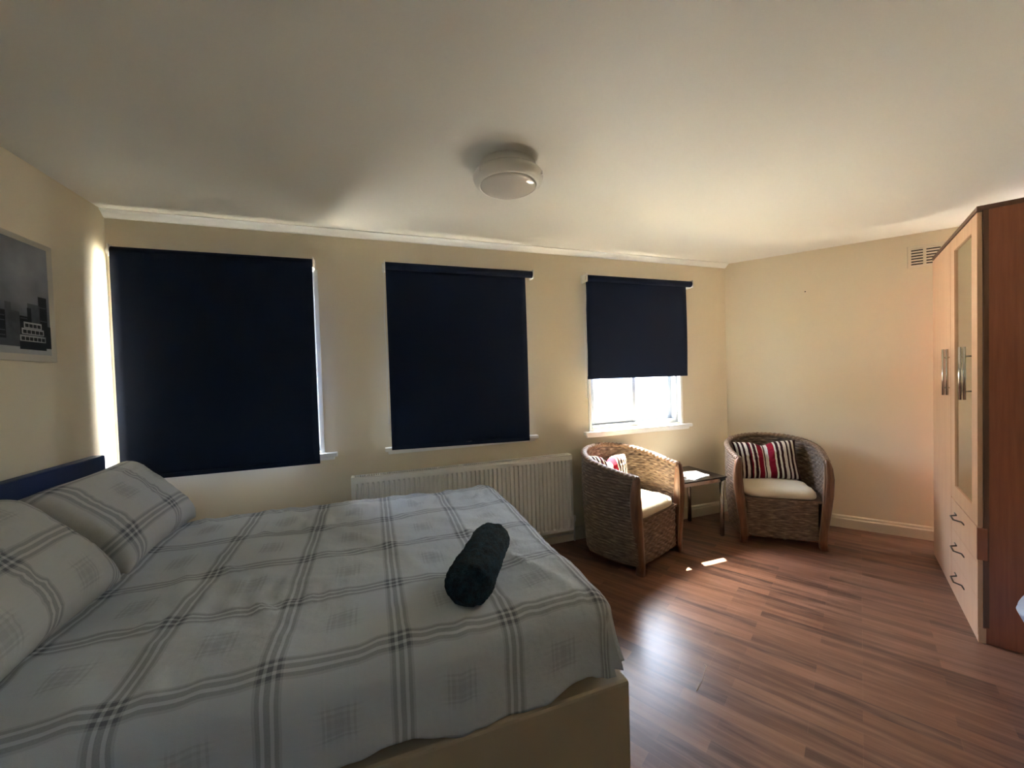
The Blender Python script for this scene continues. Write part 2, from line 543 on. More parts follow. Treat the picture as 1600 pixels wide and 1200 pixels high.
# ---------------------------------------------------------------- roller blinds
def blind(x0, x1, zb, ztop, over_front, yoff, label, left_br=True, right_br=True, chain=True, tilt=0, xr1=None):
    e = empty('roller_blind', ((x0 + x1) / 2, WY - yoff, ztop))
    hw = (x1 - x0) / 2
    xr = hw if xr1 is None else xr1 - (x0 + x1) / 2
    R = .026
    fy = -R if over_front else R * .55
    rc = -R - .004
    h = ztop - zb
    bm = bmesh.new()
    # fabric: gently bowed sheet leaving the roller, with its hem bar pocket
    def fn(u, v):
        x = -hw + 2 * hw * u
        z = rc - (h + rc) * v + tilt * (u - .5) * v
        y = fy + .003 * math.sin(u * PI) * v - .004 * math.sin(v * 3.0) + .002 * math.sin(u * 9 + v * 4)
        return Vector((x, y, z))
    grid(bm, fn, 24, 30)
    f = obj('blind_fabric', bm, M['navy_blind'], e)
    s = f.modifiers.new('thick', 'SOLIDIFY'); s.thickness = .0012
    bm = bmesh.new()
    box(bm, -hw, hw, fy - .004, fy + .005, -h - .004, -h + .022, bev=.003)
    for v_ in bm.verts: v_.co.z += tilt * (v_.co.x / (2 * hw))
    obj('hem_bar', bm, M['navy_blind'], e)
    bm = bmesh.new()
    tube(bm, [(-hw, 0, rc), (xr, 0, rc)], R, 28)
    obj('roller', bm, M['navy_blind'], e)
    for side, on in ((-1, left_br), (1, right_br)):
        if not on: continue
        bm = bmesh.new()
        xx = -hw - .008 if side < 0 else xr + .002
        box(bm, xx, xx + .006, -.03, yoff, rc - .034, rc + .034, bev=.002)
        box(bm, xx - (.012 if side < 0 else -.002), xx + .012 , yoff - .004, yoff, rc - .034, rc + .034, bev=.001)
        if side < 0:
            b2 = bmesh.new(); tube(b2, [(xx - .014, 0, rc), (xx, 0, rc)], .018, 18); merge(bm, b2)
        obj('bracket', bm, M['plastic'], e)
    if chain:
        bm = bmesh.new()
        L = min(h * .82, h + .02)
        if h < 1: L = h + .11
        xx = -hw - .014
        n = int(L / .012)
        for side in (-.014, .014):
            pts = [(xx + .004 * math.sin(k * .15), side + .006, rc - k * L / n) for k in range(n + 1)]
            tube(bm, pts, .0016, 6)
            for k in range(0, n, 1):
                b2 = bmesh.new(); bmesh.ops.create_icosphere(b2, subdivisions=1, radius=.0028)
                merge(bm, b2, 0, Matrix.Translation(pts[k]))
        tube(bm, [(xx, -.008, rc - L), (xx, -.002, rc - L - .012), (xx, .006, rc - L - .015), (xx, .014, rc - L - .012), (xx, .02, rc - L)], .002, 6)
        obj('bead_chain', bm, M['plastic'], e)
    tag(e, label, 'roller blind', 'navy roller blinds over the windows')
    return e
blind(-1.35, -.328, .856, 2.19, True, .052, 'large near-black navy roller blind above the bed, leftmost of the three, pulled fully down', chain=False)
blind(.125, 1.165, .885, 2.20, False, .06, 'navy roller blind pulled fully down above the radiator, middle of the three', tilt=-.02, xr1=1.215)
blind(1.70, 2.745, 1.34, 2.20, False, .06, 'navy roller blind half raised over the bright window behind the wicker chairs', tilt=0, xr1=2.785)

# ---------------------------------------------------------------- radiator
def radiator():
    x0, x1, z0, z1 = -.145, 1.502, .125, .735
    yf, yb = WY - .105, WY - .03
    e = empty('radiator', ((x0 + x1) / 2, WY - .06, z0))
    O = Vector(e.location)
    hw = (x1 - x0) / 2; hz = z1 - z0
    F = yf - O.y; B_ = yb - O.y
    # pressed front panel
    n = 48
    pitch = (2 * hw - .03) / n
    prof = []
    x = -hw
    prof.append((x, 0)); x += .015
    for k in range(n):
        for a, d in ((.0, 0), (.28, 0), (.42, .013), (.72, .013), (.86, 0)):
            prof.append((x + a * pitch, d))
        x += pitch
    prof += [(x, 0), (hw, 0)]
    zl = [0, .022, .034, hz - .05, hz - .038, hz - .012, hz - .004]
    dep = [0, 0, 1, 1, 0, 0, .0]
    bm = bmesh.new()
    rows = []
    for z, d in zip(zl, dep):
        rows.append([bm.verts.new((px, F + pd * d + (.004 if z > hz - .006 or z == 0 else 0), z)) for px, pd in prof])
    for a, b in zip(rows, rows[1:]):
        for k in range(len(prof) - 1): bm.faces.new((a[k], a[k + 1], b[k + 1], b[k]))
    f = obj('front_panel', bm, M['radiator'], e)
    s = f.modifiers.new('t', 'SOLIDIFY'); s.thickness = .002; s.offset = -1
    bm = bmesh.new(); box(bm, -hw + .01, hw - .01, B_ - .012, B_, .0, hz - .01, bev=.004)
    box(bm, -hw + .03, hw - .03, F + .02, B_ - .014, .03, hz - .04)
    obj('rear_panel', bm, M['radiator'], e)
    # top grille with cross slots
    bm = bmesh.new()
    zt = hz
    box(bm, -hw, hw, F + .001, F + .014, zt - .006, zt + .004, bev=.002)
    box(bm, -hw, hw, B_ - .012, B_, zt - .006, zt + .004, bev=.002)
    m = 110
    for k in range(m):
        xx = -hw + .02 + (2 * hw - .04) * k / (m - 1)
        box(bm, xx - .0024, xx + .0024, F + .013, B_ - .011, zt - .004, zt + .002)
    box(bm, -hw, -hw + .016, F + .012, B_ - .01, zt - .006, zt + .004); box(bm, hw - .016, hw, F + .012, B_ - .01, zt - .006, zt + .004)
    obj('top_grille', bm, M['radiator'], e)
    for sx_ in (-1, 1):
        bm = bmesh.new()
        box(bm, sx_ * hw - .0015, sx_ * hw + .0015, F + .001, B_, 0, hz, bev=.0005)
        obj('side_panel', bm, M['radiator'], e)
    # valve and pipe at the right end
    bm = bmesh.new()
    tube(bm, [(hw, .03, .035), (hw + .03, .03, .035), (hw + .05, .03, .035)], .009, 12)
    tube(bm, [(hw + .045, .03, .055), (hw + .045, .03, -z0 + .002)], .0075, 12)
    b2 = bmesh.new(); bmesh.ops.create_cone(b2, cap_ends=True, segments=16, radius1=.016, radius2=.013, depth=.04); merge(bm, b2, 0, Matrix.Translation((hw + .045, .03, .065)))
    obj('valve', bm, M['plastic'], e)
    # low pipe run under the radiator
    bm = bmesh.new()
    tube(bm, [(-hw, .035, -.055), (hw + .045, .035, -.055)], .0075, 10)
    obj('pipe', bm, M['plastic'], e)
    for xx in (-hw + .25, hw - .25):
        bm = bmesh.new(); box(bm, xx - .02, xx + .02, B_, B_ + .029, .08, hz - .08)
        obj('wall_bracket', bm, M['radiator'], e)
    tag(e, 'long white ribbed panel radiator on the wall beneath the middle blind', 'radiator')
radiator()

# ---------------------------------------------------------------- bed
DX1, DY0, DY1, DTOP = .80, 1.135, 2.66, .635
def bed():
    e = empty('bed', (-.28, 1.9, 0))
    O = Vector(e.location)
    bm = bmesh.new()
    box(bm, -1.335 - O.x, .80 - O.x, 1.13 - O.y, 2.64 - O.y, .02, .335, bev=.012)
    obj('divan_base', bm, M['divan'], e)
    for (x, y) in ((-1.25, 1.2), (.72, 1.2), (-1.25, 2.56), (.72, 2.56)):
        bm = bmesh.new(); tube(bm, [(x - O.x, y - O.y, 0), (x - O.x, y - O.y, .025)], .025, 14)
        obj('foot', bm, M['black_foot'], e)
    bm = bmesh.new()
    box(bm, -1.395 - O.x, -1.337 - O.x, 1.15 - O.y, 2.70 - O.y, .02, 1.035, bev=.01)
    h = obj('headboard', bm, M['navy_vinyl'], e); h['label'] = 'navy blue padded headboard'
    tag(e, 'double bed with cream divan base and navy headboard against the left wall', 'bed')
bed()

bm = bmesh.new()
box(bm, -1.32, .735, 1.20, 2.60, .335, .57, bev=.03)
for f in bm.faces: f.smooth = True
tag(obj('mattress', bm, M['mattress']), 'thick mattress on the divan base, covered by the plaid duvet', 'mattress')

def duvet():
    r = .085
    x0, x1, y0, y1 = -1.24, DX1 - r - .02, DY0 + r + .01, DY1 - r - .01
    nx, ny = 110, 80
    Ld = .325
    steps = 34
    def topz(x, y):
        p = Vector((x * 2.1, y * 2.1, 3.3))
        z = DTOP + .018 * noise.noise(p) + .007 * noise.noise(p * 3.1)
        # long soft creases
        q = Vector((x * 5 + y * 2.2, y * 1.2 - x * .8, 1.7))
        z += .009 * max(0, 1 - abs(noise.noise(q)) * 5)
        q = Vector((x * 2.0 - y * 1.0, y * 7 + x * 4.0, 9.1)); n_ = abs(noise.noise(q))
        z += .006 * max(0, 1 - n_ * 5)
        # gathered puckers across the middle and the far foot end
        pk = math.exp(-((x - .38) / .35) ** 2 - ((y - 2.42) / .09) ** 2) + .8 * math.exp(-((x + .28) / .30) ** 2 - ((y - 2.33) / .12) ** 2) + .7 * math.exp(-((x + .45) / .3) ** 2 - ((y - 1.62) / .14) ** 2)
        z += .010 * pk * math.sin(x * 75 + 6 * noise.noise(Vector((x * 5, y * 5, 0))))
        # sags slightly to the near side
        z += .02 * (y - 1.9) / .8
        z -= .02 * math.exp(-((x - .42) / .16) ** 2 - ((y - 1.5) / .2) ** 2)
        return z
    bm = bmesh.new()
    uvl = bm.loops.layers.uv.verify()
    core = {}
    uvs = {}
    for i in range(nx + 1):
        for j in range(ny + 1):
            x = x0 + (x1 - x0) * i / nx; y = y0 + (y1 - y0) * j / ny
            v = bm.verts.new((x, y, topz(x, y))); core[i, j] = v; uvs[v] = (x, y)
    # perimeter: near-head corner -> along near side -> foot -> far side -> head corner
    per = []
    for i in range(nx): per.append(((i, 0), Vector((0, -1, 0))))
    nc = 14
    for k in range(nc + 1): per.append(((nx, 0), Vector((math.sin(k / nc * PI / 2), -math.cos(k / nc * PI / 2), 0))))
    for j in range(1, ny): per.append(((nx, j), Vector((1, 0, 0))))
    for k in range(nc + 1): per.append(((nx, ny), Vector((math.cos(k / nc * PI / 2), math.sin(k / nc * PI / 2), 0))))
    for i in range(nx - 1, -1, -1): per.append(((i, ny), Vector((0, 1, 0))))
    arc = []
    s = 0
    prev = None
    for k, (ij, n) in enumerate(per):
        c = core[ij].co
        if prev is not None: s += (c - prev[0]).length + (n - prev[1]).length * .16
        prev = (c.copy(), n.copy()); arc.append(s)
    rings = [[core[ij] for ij, n in per]]
    for q in range(1, steps + 1):
        ring = []
        for k, (ij, n) in enumerate(per):
            c = core[ij].co
            cu = Vector((c.x, c.y, 0))
            corner = max(0, 1 - abs(n.x * n.y) * 0) if False else (2 * abs(n.x * n.y))
            L = Ld
            near = n.y < -.2
            # the hem rides up at the near foot corner
            if near: L = Ld - .035 * math.exp(-((arc[k] - arc[nx + nc // 2]) / .12) ** 2) + .014 * math.sin(arc[k] * 9) + .008 * math.sin(arc[k] * 23)
            else: L = Ld - .03 + .012 * math.sin(arc[k] * 11)
            d = L * q / steps
            lim = r * PI / 2
            if d < lim: h_, g = r * math.sin(d / r), r * (1 - math.cos(d / r))
            else: h_, g = r + (d - lim) * (.03 + .12 * corner), r + (d - lim) * .985
            fall = max(0, (d - lim * .6)) / L
            w_ = .010 + .030 * corner
            h_ += fall * w_ * (math.sin(arc[k] * (26 + 30 * corner)) + .6 * noise.noise(Vector((arc[k] * 6, d * 3, 2))))
            if near: h_ += fall * .012 * noise.noise(Vector((arc[k] * 3.3, d * 5, 8)))
            p = cu + n * h_; z = c.z - g
            z += .004 * noise.noise(Vector((arc[k] * 9, d * 12, 5)))
            v = bm.verts.new((p.x, p.y, z)); uvs[v] = (cu.x + n.x * d, cu.y + n.y * d)
            ring.append(v)
        rings.append(ring)
    def face(vs):
        vs2 = []
        for v in vs:
            if v not in vs2: vs2.append(v)
        if len(vs2) < 3: return
        f = bm.faces.new(vs2); f.smooth = True
        for lp in f.loops: lp[uvl].uv = uvs[lp.vert]
    for i in range(nx):
        for j in range(ny):
            face([core[i, j], core[i + 1, j], core[i + 1, j + 1], core[i, j + 1]])
    for a, b in zip(rings, rings[1:]):
        for k in range(len(per) - 1): face([a[k], b[k], b[k + 1], a[k + 1]])
    o = obj('duvet', bm, M['duvet'])
    m = o.modifiers.new('thick', 'SOLIDIFY'); m.thickness = .014; m.offset = -1
    tag(o, 'pale grey plaid duvet spread over the bed and hanging over its sides', 'duvet')
duvet()

def pillow_mesh(bm, W, Hh, T, pinch=.09, uvo=(0, 0), n=44, seed=0, dent=0, uvn=False):
    # soft cushion: local X width, Z height, Y thickness; four drawn-out corners
    def shape(sgn):
        def fn(u, v):
            a, b = 2 * u - 1, 2 * v - 1
            x = a * W / 2 * (1 - pinch * (1 - b * b)) ; z = b * Hh / 2 * (1 - pinch * 1.3 * (1 - a * a))
            if dent: z -= dent * math.exp(-(a / .22) ** 2) * (b * .5 + .5) ** 2
            th = T / 2 * (max(0, 1 - a ** 4) * max(0, 1 - b ** 4)) ** .55
            th *= 1 + .12 * noise.noise(Vector((a * 1.6, b * 1.6, seed)))
            th += (.010 * noise.noise(Vector((a * 4, b * 4, seed + 3)))) * (1 - a * a) * (1 - b * b)
            cr = abs(noise.noise(Vector((a * 2.5 + b, b * 5 - a, seed + 7))))
            th += .008 * max(0, 1 - cr * 5) * (1 - a * a) * (1 - b * b)
            if dent: th *= 1 - .45 * math.exp(-(a / .12) ** 2)
            return Vector((x, -sgn * th, z))
        return fn
    uvf = (lambda u, v: (u, v)) if uvn else (lambda u, v: (uvo[0] + u * W, uvo[1] + v * Hh))
    grid(bm, shape(1), n, n, uvf)
    grid(bm, shape(-1), n, n, uvf, flip=True)
    bmesh.ops.remove_doubles(bm, verts=bm.verts[:], dist=.0006)

def place_pillow(name, c, W, Hh, T, lean, yaw, roll, mat, label, cat, group, **kw):
    bm = bmesh.new()
    pillow_mesh(bm, W, Hh, T, **kw)
    o = obj(name, bm, mat)
    # local front (-Y) faces out; lean tips the top backwards
    R = Matrix.Rotation(yaw, 4, 'Z') @ Matrix.Rotation(-lean, 4, 'X') @ Matrix.Rotation(roll, 4, 'Y')
    o.matrix_world = Matrix.Translation(c) @ R
    tag(o, label, cat, group)
    return o
# yaw 90deg: front faces +X (down the bed)
PG = 'grey plaid pillows against the headboard'
place_pillow('pillow', (-1.115, 2.36, .81), .70, .47, .25, math.radians(43), math.radians(90), math.radians(-1), M['pillow'],
             'grey plaid pillow at the far side of the bed, nearest the large blind', 'pillow', PG, seed=1, pinch=.055)
place_pillow('pillow', (-1.10, 1.60, .81), .72, .49, .26, math.radians(42), math.radians(90), math.radians(-2), M['pillow'],
             'grey plaid pillow nearest the camera, cut off by the left picture edge', 'pillow', PG, seed=5, uvo=(.1, .2), pinch=.05)

def towel():
    a = Vector((.275, 1.285, 0)); b = Vector((.478, 1.645, 0))
    L = (b - a).length
    R = .078
    bm = bmesh.new()
    seg, nl = 64, 60
    def rad(th, s):
        e = min(1, min(s, 1 - s) * L / .03)
        k = math.sqrt(max(0, 1 - (1 - e) ** 2)) * .32 + .68
        base = R * k * (1 + .03 * math.sin(s * 5 + 1)) + .006 * noise.noise(Vector((math.cos(th) * 3, math.sin(th) * 3, s * 9))) + .0045 * noise.noise(Vector((math.cos(th) * 14, math.sin(th) * 14, s * 60)))
        return base
    rings = []
    for i in range(nl + 1):
        s = i / nl
        rg = []
        for k in range(seg):
            th = 2 * PI * k / seg
            r_ = rad(th, s)
            y = r_ * math.cos(th) * 1.04; z = r_ * math.sin(th) * .96
            z = max(z, -R * .86)
            rg.append(bm.verts.new(((s - .5) * L, y, z)))
        rings.append(rg)
    for p, q in zip(rings, rings[1:]):
        for k in range(seg):
            f = bm.faces.new((p[k], q[k], q[(k + 1) % seg], p[(k + 1) % seg])); f.smooth = True
    # spiral rolled ends
    for rg, sx_ in ((rings[0], -1), (rings[-1], 1)):
        prev = rg
        for t_ in (.85, .7, .55, .4, .25, .1):
            cur = [bm.verts.new((v.co.x + sx_ * .008 * (1 - t_) + sx_ * (.006 if int(t_ * 100) % 2 else -.003), v.co.y * t_, v.co.z * t_)) for v in rg]
            for k in range(seg):
                q = (prev[k], prev[(k + 1) % seg], cur[(k + 1) % seg], cur[k])
                f = bm.faces.new(q if sx_ < 0 else q[::-1]); f.smooth = True
            prev = cur
        f = bm.faces.new(prev if sx_ < 0 else prev[::-1])
    bmesh.ops.recalc_face_normals(bm, faces=bm.faces[:])
    o = obj('rolled_towel', bm, M['towel'])
    m = (a + b) / 2
    o.location = (m.x, m.y, .688)
    o.rotation_euler = (0, 0, math.atan2((b - a).y, (b - a).x))
    tag(o, 'dark teal towel rolled up and lying on the plaid duvet', 'towel')
towel()

# ---------------------------------------------------------------- wicker tub chairs
def tub_path(t):
    """plan of the tub wall, t 0..1 from left arm front round the back to right arm front; centreline"""
    a = .20                       # share of each straight arm
    Wm, D = .318, .30
    if t < a:
        s = t / a
        return Vector((-(Wm - .038 * (1 - s) ** 1.6), -.29 + s * .26, 0))
    if t > 1 - a:
        s = (1 - t) / a
        return Vector(((Wm - .038 * (1 - s) ** 1.6), -.29 + s * .26, 0))
    ph = PI - (t - a) / (1 - 2 * a) * PI
    n = 2.25
    c, s_ = math.cos(ph), math.sin(ph)
    return Vector((Wm * math.copysign(abs(c) ** (2 / n), c), -.03 + (D + .0) * abs(s_) ** (2 / n), 0))
N_ = 600
_pp = [tub_path(i / N_) for i in range(N_ + 1)]
_ln = [0]
for i in range(N_): _ln.append(_ln[-1] + (_pp[i + 1] - _pp[i]).length)
LT = _ln[-1]
def tub_at(s):
    """s in 0..LT -> point, outward normal"""
    import bisect
    i = min(N_ - 1, max(0, bisect.bisect_right(_ln, s) - 1))
    f = (s - _ln[i]) / max(1e-9, _ln[i + 1] - _ln[i])
    p = _pp[i].lerp(_pp[i + 1], f)
    i0, i1 = max(0, i - 6), min(N_, i + 7)
    d = (_pp[i1] - _pp[i0]).normalized()
    return p, Vector((-d.y, d.x, 0))
def rimz(s):
    u = s / LT
    b = math.sin(PI * u)
    return .665 + .115 * b ** 1.35
Z0 = .055

def make_chair():
    e = empty('wicker_tub_chair')
    uvW = .034; uvR = .021
    def wall(sgn):
        def fn(u, v):
            s = u * LT
            p, n = tub_at(s)
            z = Z0 + (rimz(s) - Z0) * v
            lean = .012 * math.sin(v * PI) + .02 * (v - .5)
            row = z / uvR
            ri = math.floor(row); fr = row - ri
            ph = PI * s / uvW + PI * (ri % 2)
            prof = abs(math.sin(PI * fr)) ** .6
            k_ = (.0012, .007) if sgn > 0 else (.0052, .004)
            d = k_[0] * math.sin(ph) * prof + k_[1] * prof - .006
            n_ = n * sgn
            off = .016 if sgn > 0 else .014
            q = p + n * lean + n_ * (off + d)
            q.z = z
            return q
        return fn
    nu = int(LT / uvW * 6); nv = int((.72) / uvR * 6)
    for sgn, nm in ((1, 'outer_weave'), (-1, 'inner_weave')):
        bm = bmesh.new()
        grid(bm, wall(sgn), nu, nv, lambda u, v: (u * LT, v * .7), flip=(sgn > 0))
        obj(nm, bm, M['wicker'], e)
    # plaited rim
    bm = bmesh.new()
    uvl = bm.loops.layers.uv.verify()
    nr = 300; seg = 12
    rings = []
    for i in range(nr + 1):
        s = LT * i / nr
        p, n = tub_at(s)
        p = p + n * (.01); p.z = rimz(s) + .004
        rg = []
        for k in range(seg):
            th = 2 * PI * k / seg
            rr = .020 + .0035 * math.sin(s * 190 + 2 * th)
            rg.append(bm.verts.new(p + n * rr * 1.15 * math.cos(th) + Vector((0, 0, rr * .85 * math.sin(th)))))
        rings.append(rg)
    for i, (a, b) in enumerate(zip(rings, rings[1:])):
        for k in range(seg):
            f = bm.faces.new((a[k], a[(k + 1) % seg], b[(k + 1) % seg], b[k])); f.smooth = True
            for lp, (du, dv) in zip(f.loops, ((0, 0), (0, 1), (1, 1), (1, 0))): lp[uvl].uv = ((i + du) * LT / nr * 3, (k + dv) * .02)
    bm.faces.new(rings[0]); bm.faces.new(rings[-1][::-1])
    bmesh.ops.recalc_face_normals(bm, faces=bm.faces[:])
    obj('woven_rim', bm, M['wicker_rim'], e)
    # woven apron under the seat
    bm = bmesh.new()
    def ap(u, v):
        x = -.238 + .476 * u
        z = .055 + .30 * v
        row = z / .02; ri = math.floor(row); fr = row - ri
        prof = abs(math.sin(PI * fr)) ** .6
        y = -.285 - .012 * math.sin(PI * u) - (.0035 * math.sin(PI * x / .036 + PI * (ri % 2)) * prof + .0028 * prof)
        if abs(z - .245) < .008: y += .006
        return Vector((x, y, z))
    grid(bm, ap, 80, 70, lambda u, v: (u * .48, v * .3))
    o = obj('front_apron', bm, M['wicker'], e); m = o.modifiers.new('t', 'SOLIDIFY'); m.thickness = .02; m.offset = 1 if False else -1
    # seat deck
    bm = bmesh.new()
    pts = []
    for i in range(41):
        s = LT * i / 40
        p, n = tub_at(s); pts.append(p - n * .014)
    lo = [bm.verts.new((p.x, p.y, .345)) for p in pts]; hi = [bm.verts.new((p.x, p.y, .362)) for p in pts]
    bm.faces.new(lo[::-1]); bm.faces.new(hi)
    for i in range(41): bm.faces.new((lo[i], lo[(i + 1) % 41], hi[(i + 1) % 41], hi[i]))
    bmesh.ops.recalc_face_normals(bm, faces=bm.faces[:])
    obj('seat_deck', bm, M['wicker'], e)
    # base panel
    bm = bmesh.new()
    lo = [bm.verts.new((p.x, p.y, .05)) for p in pts]; hi = [bm.verts.new((p.x, p.y, .062)) for p in pts]
    bm.faces.new(lo[::-1]); bm.faces.new(hi)
    for i in range(41): bm.faces.new((lo[i], lo[(i + 1) % 41], hi[(i + 1) % 41], hi[i]))
    bmesh.ops.recalc_face_normals(bm, faces=bm.faces[:])
    obj('base_panel', bm, M['dark_wood'], e)
    # shaped wooden arm posts running to the floor
    for sx_ in (-1, 1):
        bm = bmesh.new()
        #        z    xc   half-width  y0     y1
        prof = [(0, .268, .024, -.318, -.262), (.05, .263, .024, -.316, -.264), (.14, .268, .024, -.316, -.262), (.28, .284, .026, -.32, -.256), (.42, .299, .028, -.322, -.252),
                (.54, .305, .027, -.32, -.256), (.62, .301, .023, -.317, -.262), (.665, .294, .018, -.312, -.268), (.682, .290, .011, -.304, -.275)]
        rings = []
        for z, xc, hwid, ya, yb in prof:
            c_ = .008
            loop = [(-hwid + c_, ya), (hwid - c_, ya), (hwid, ya + c_), (hwid, yb - c_), (hwid - c_, yb), (-hwid + c_, yb), (-hwid, yb - c_), (-hwid, ya + c_)]
            rings.append([bm.verts.new((sx_ * xc + a, b, z)) for a, b in loop])
        for a, b in zip(rings, rings[1:]):
            for k in range(8):
                f = bm.faces.new((a[k], a[(k + 1) % 8], b[(k + 1) % 8], b[k])); f.smooth = True
        bm.faces.new(rings[0][::-1]); bm.faces.new(rings[-1])
        o = obj('arm_post', bm, M['chair_wood'], e)
        # pale piping down the inner edge of the post
        bm = bmesh.new()
        tube(bm, [(sx_ * (p[1] - p[2] - .004), p[3] + .012, max(p[0], .05)) for p in prof[1:-1]], .0045, 8)
        o2 = obj('edge_cane', bm, M['wicker_rim'], e)
    for sx_ in (-1, 1):
        bm = bmesh.new(); box(bm, sx_ * .2 - .022, sx_ * .2 + .022, .14, .184, 0, .055, bev=.006)
        obj('rear_foot', bm, M['chair_wood'], e)
    return e

def dup(root, loc, rotz):
    r = root.copy(); COL.objects.link(r); r.location = loc; r.rotation_euler = (0, 0, rotz)
    for ch in list(root.children):
        c = ch.copy(); COL.objects.link(c); c.parent = r
    return r

def seat_cushion():
    bm = bmesh.new()
    n = 40
    def out(th):
        c, s = math.cos(th), math.sin(th)
        hx, hy = .25, .243
        p = 7 if s < 0 else 2.6
        k = (abs(c) ** p + abs(s) ** p) ** (-1 / p)
        return Vector((hx * k * c, hy * k * s * (1.0), 0))
    prof = [(0, .078), (.3, .079), (.6, .077), (.82, .072), (.93, .064), (.985, .05), (1.0, .03), (.99, .012), (.95, .002), (.6, 0), (0, 0)]
    rings = []
    for a, z in prof:
        if a == 0: rings.append([bm.verts.new((0, 0, z))]); continue
        rg = []
        for k in range(n * 2):
            th = 2 * PI * k / (n * 2)
            p = out(th) * a
            zz = z + (.006 * noise.noise(Vector((p.x * 9, p.y * 9, 4))) + (.006 * max(0, 1 - 6 * abs(noise.noise(Vector((p.x * 8, p.y * 14, 1)))))) if z > .05 else 0)
            rg.append(bm.verts.new((p.x, p.y, zz)))
        rings.append(rg)
    for a, b in zip(rings, rings[1:]):
        N2 = n * 2
        for k in range(N2):
            j = (k + 1) % N2
            if len(a) == 1: f = bm.faces.new((a[0], b[k], b[j]))
            elif len(b) == 1: f = bm.faces.new((a[k], a[j], b[0]))
            else: f = bm.faces.new((a[k], b[k], b[j], a[j]))
            f.smooth = True
    bmesh.ops.recalc_face_normals(bm, faces=bm.faces[:])
    return bm

CH = []
chairA = make_chair()
# (centre, facing angle of local -Y)
c1 = (1.835, 2.60, 0); r1 = math.radians(21)
c2 = (3.165, 2.405, 0); r2 = math.radians(-39.5)
chairA.location = c1; chairA.rotation_euler = (0, 0, r1)
tag(chairA, 'brown wicker tub chair beside the radiator, its seat lit by the sun', 'armchair', 'wicker tub chairs by the window')
chairB = dup(chairA, c2, r2)
tag(chairB, 'brown wicker tub chair in the corner, turned to face the room', 'armchair', 'wicker tub chairs by the window')

sc = seat_cushion()
cu1 = obj('seat_cushion', sc, M['cushion'])
def local(c, r, p):
    v = Matrix.Rotation(r, 3, 'Z') @ Vector(p)
    return Vector(c) + v
cu1.location = local(c1, r1, (0, -.045, .362)); cu1.rotation_euler = (0, 0, r1)
tag(cu1, 'cream seat cushion in direct sun on the chair beside the radiator', 'cushion', 'cream seat cushions')
cu2 = cu1.copy(); COL.objects.link(cu2)
cu2.location = local(c2, r2, (0, -.045, .362)); cu2.rotation_euler = (0, 0, r2)
tag(cu2, 'cream seat cushion in shade on the wicker chair in the corner', 'cushion', 'cream seat cushions')

G = 'striped scatter cushions on the wicker chairs'
s2 = place_pillow('scatter_cushion', local(c2, r2, (-.035, .085, .585)), .52, .335, .13, math.radians(14), r2 + math.radians(4), math.radians(-3), M['striped'],
                  'burgundy, cream and dark striped cushion upright on the corner chair', 'cushion', G, pinch=.05, seed=11, dent=.03, uvn=True)
s1 = place_pillow('scatter_cushion', local(c1, r1, (-.045, .12, .575)), .44, .32, .13, math.radians(14), r1 - math.radians(8), math.radians(6), M['striped'],
                  'red and cream striped cushion half hidden inside the chair beside the radiator', 'cushion', G, pinch=.05, seed=12, dent=.06, uvn=True)

# ---------------------------------------------------------------- side table and papers
def side_table():
    x0, x1, y0, y1, zt = 2.242, 2.75, 2.475, 2.895, .50
    cx, cy = (x0 + x1) / 2, (y0 + y1) / 2
    e = empty('side_table', (cx, cy, 0))
    a, b = (x1 - x0) / 2, (y1 - y0) / 2
    bm = bmesh.new(); box(bm, -a, a, -b, b, zt - .012, zt, bev=.003)
    o = obj('table_top', bm, M['black_glass'], e); o['label'] = 'black glass top'
    bm = bmesh.new()
    box(bm, -a + .05, a - .05, -b + .018, -b + .034, zt - .047, zt - .014, bev=.002); box(bm, -a + .05, a - .05, b - .034, b - .018, zt - .047, zt - .014, bev=.002)
    box(bm, -a + .018, -a + .034, -b + .05, b - .05, zt - .047, zt - .014, bev=.002); box(bm, a - .034, a - .018, -b + .05, b - .05, zt - .047, zt - .014, bev=.002)
    obj('metal_rail', bm, M['chrome'], e)
    for sx_ in (-1, 1):
        for sy in (-1, 1):
            bm = bmesh.new(); tube(bm, [(sx_ * (a - .03), sy * (b - .03), .006), (sx_ * (a - .03), sy * (b - .03), zt - .012)], .017, 20)
            tube(bm, [(sx_ * (a - .03), sy * (b - .03), 0), (sx_ * (a - .03), sy * (b - .03), .007)], .014, 16, mat=1)
            box(bm, sx_ * (a - .03) - .022, sx_ * (a - .03) + .022, sy * (b - .03) - .022, sy * (b - .03) + .022, zt - .03, zt - .012, mat=1)
            obj('leg', bm, [M['chrome'], M['black_foot']], e)
    tag(e, 'small square black glass side table with chrome legs between the wicker chairs', 'side table')
side_table()
for k, (x, y, z, rz, lab) in enumerate(((2.52, 2.60, .5005, 12, 'white folded papers lying on the black glass table, bottom of the pile'), (2.51, 2.64, .5085, -14, 'white folded papers on top of the pile on the black glass table'))):
    bm = bmesh.new()
    for q in range(4):
        box(bm, -.105 + .003 * q, .105 + .002 * q, -.075, .075 - .004 * q, q * .0018, q * .0018 + .0014, mtx=Matrix.Rotation(math.radians(q * 1.5), 4, 'Z'))
    o = obj('folded_papers', bm, M['paper'], loc=(x, y, z), rot=(0, 0, math.radians(rz)))
    tag(o, lab, 'papers', 'papers on the side table')

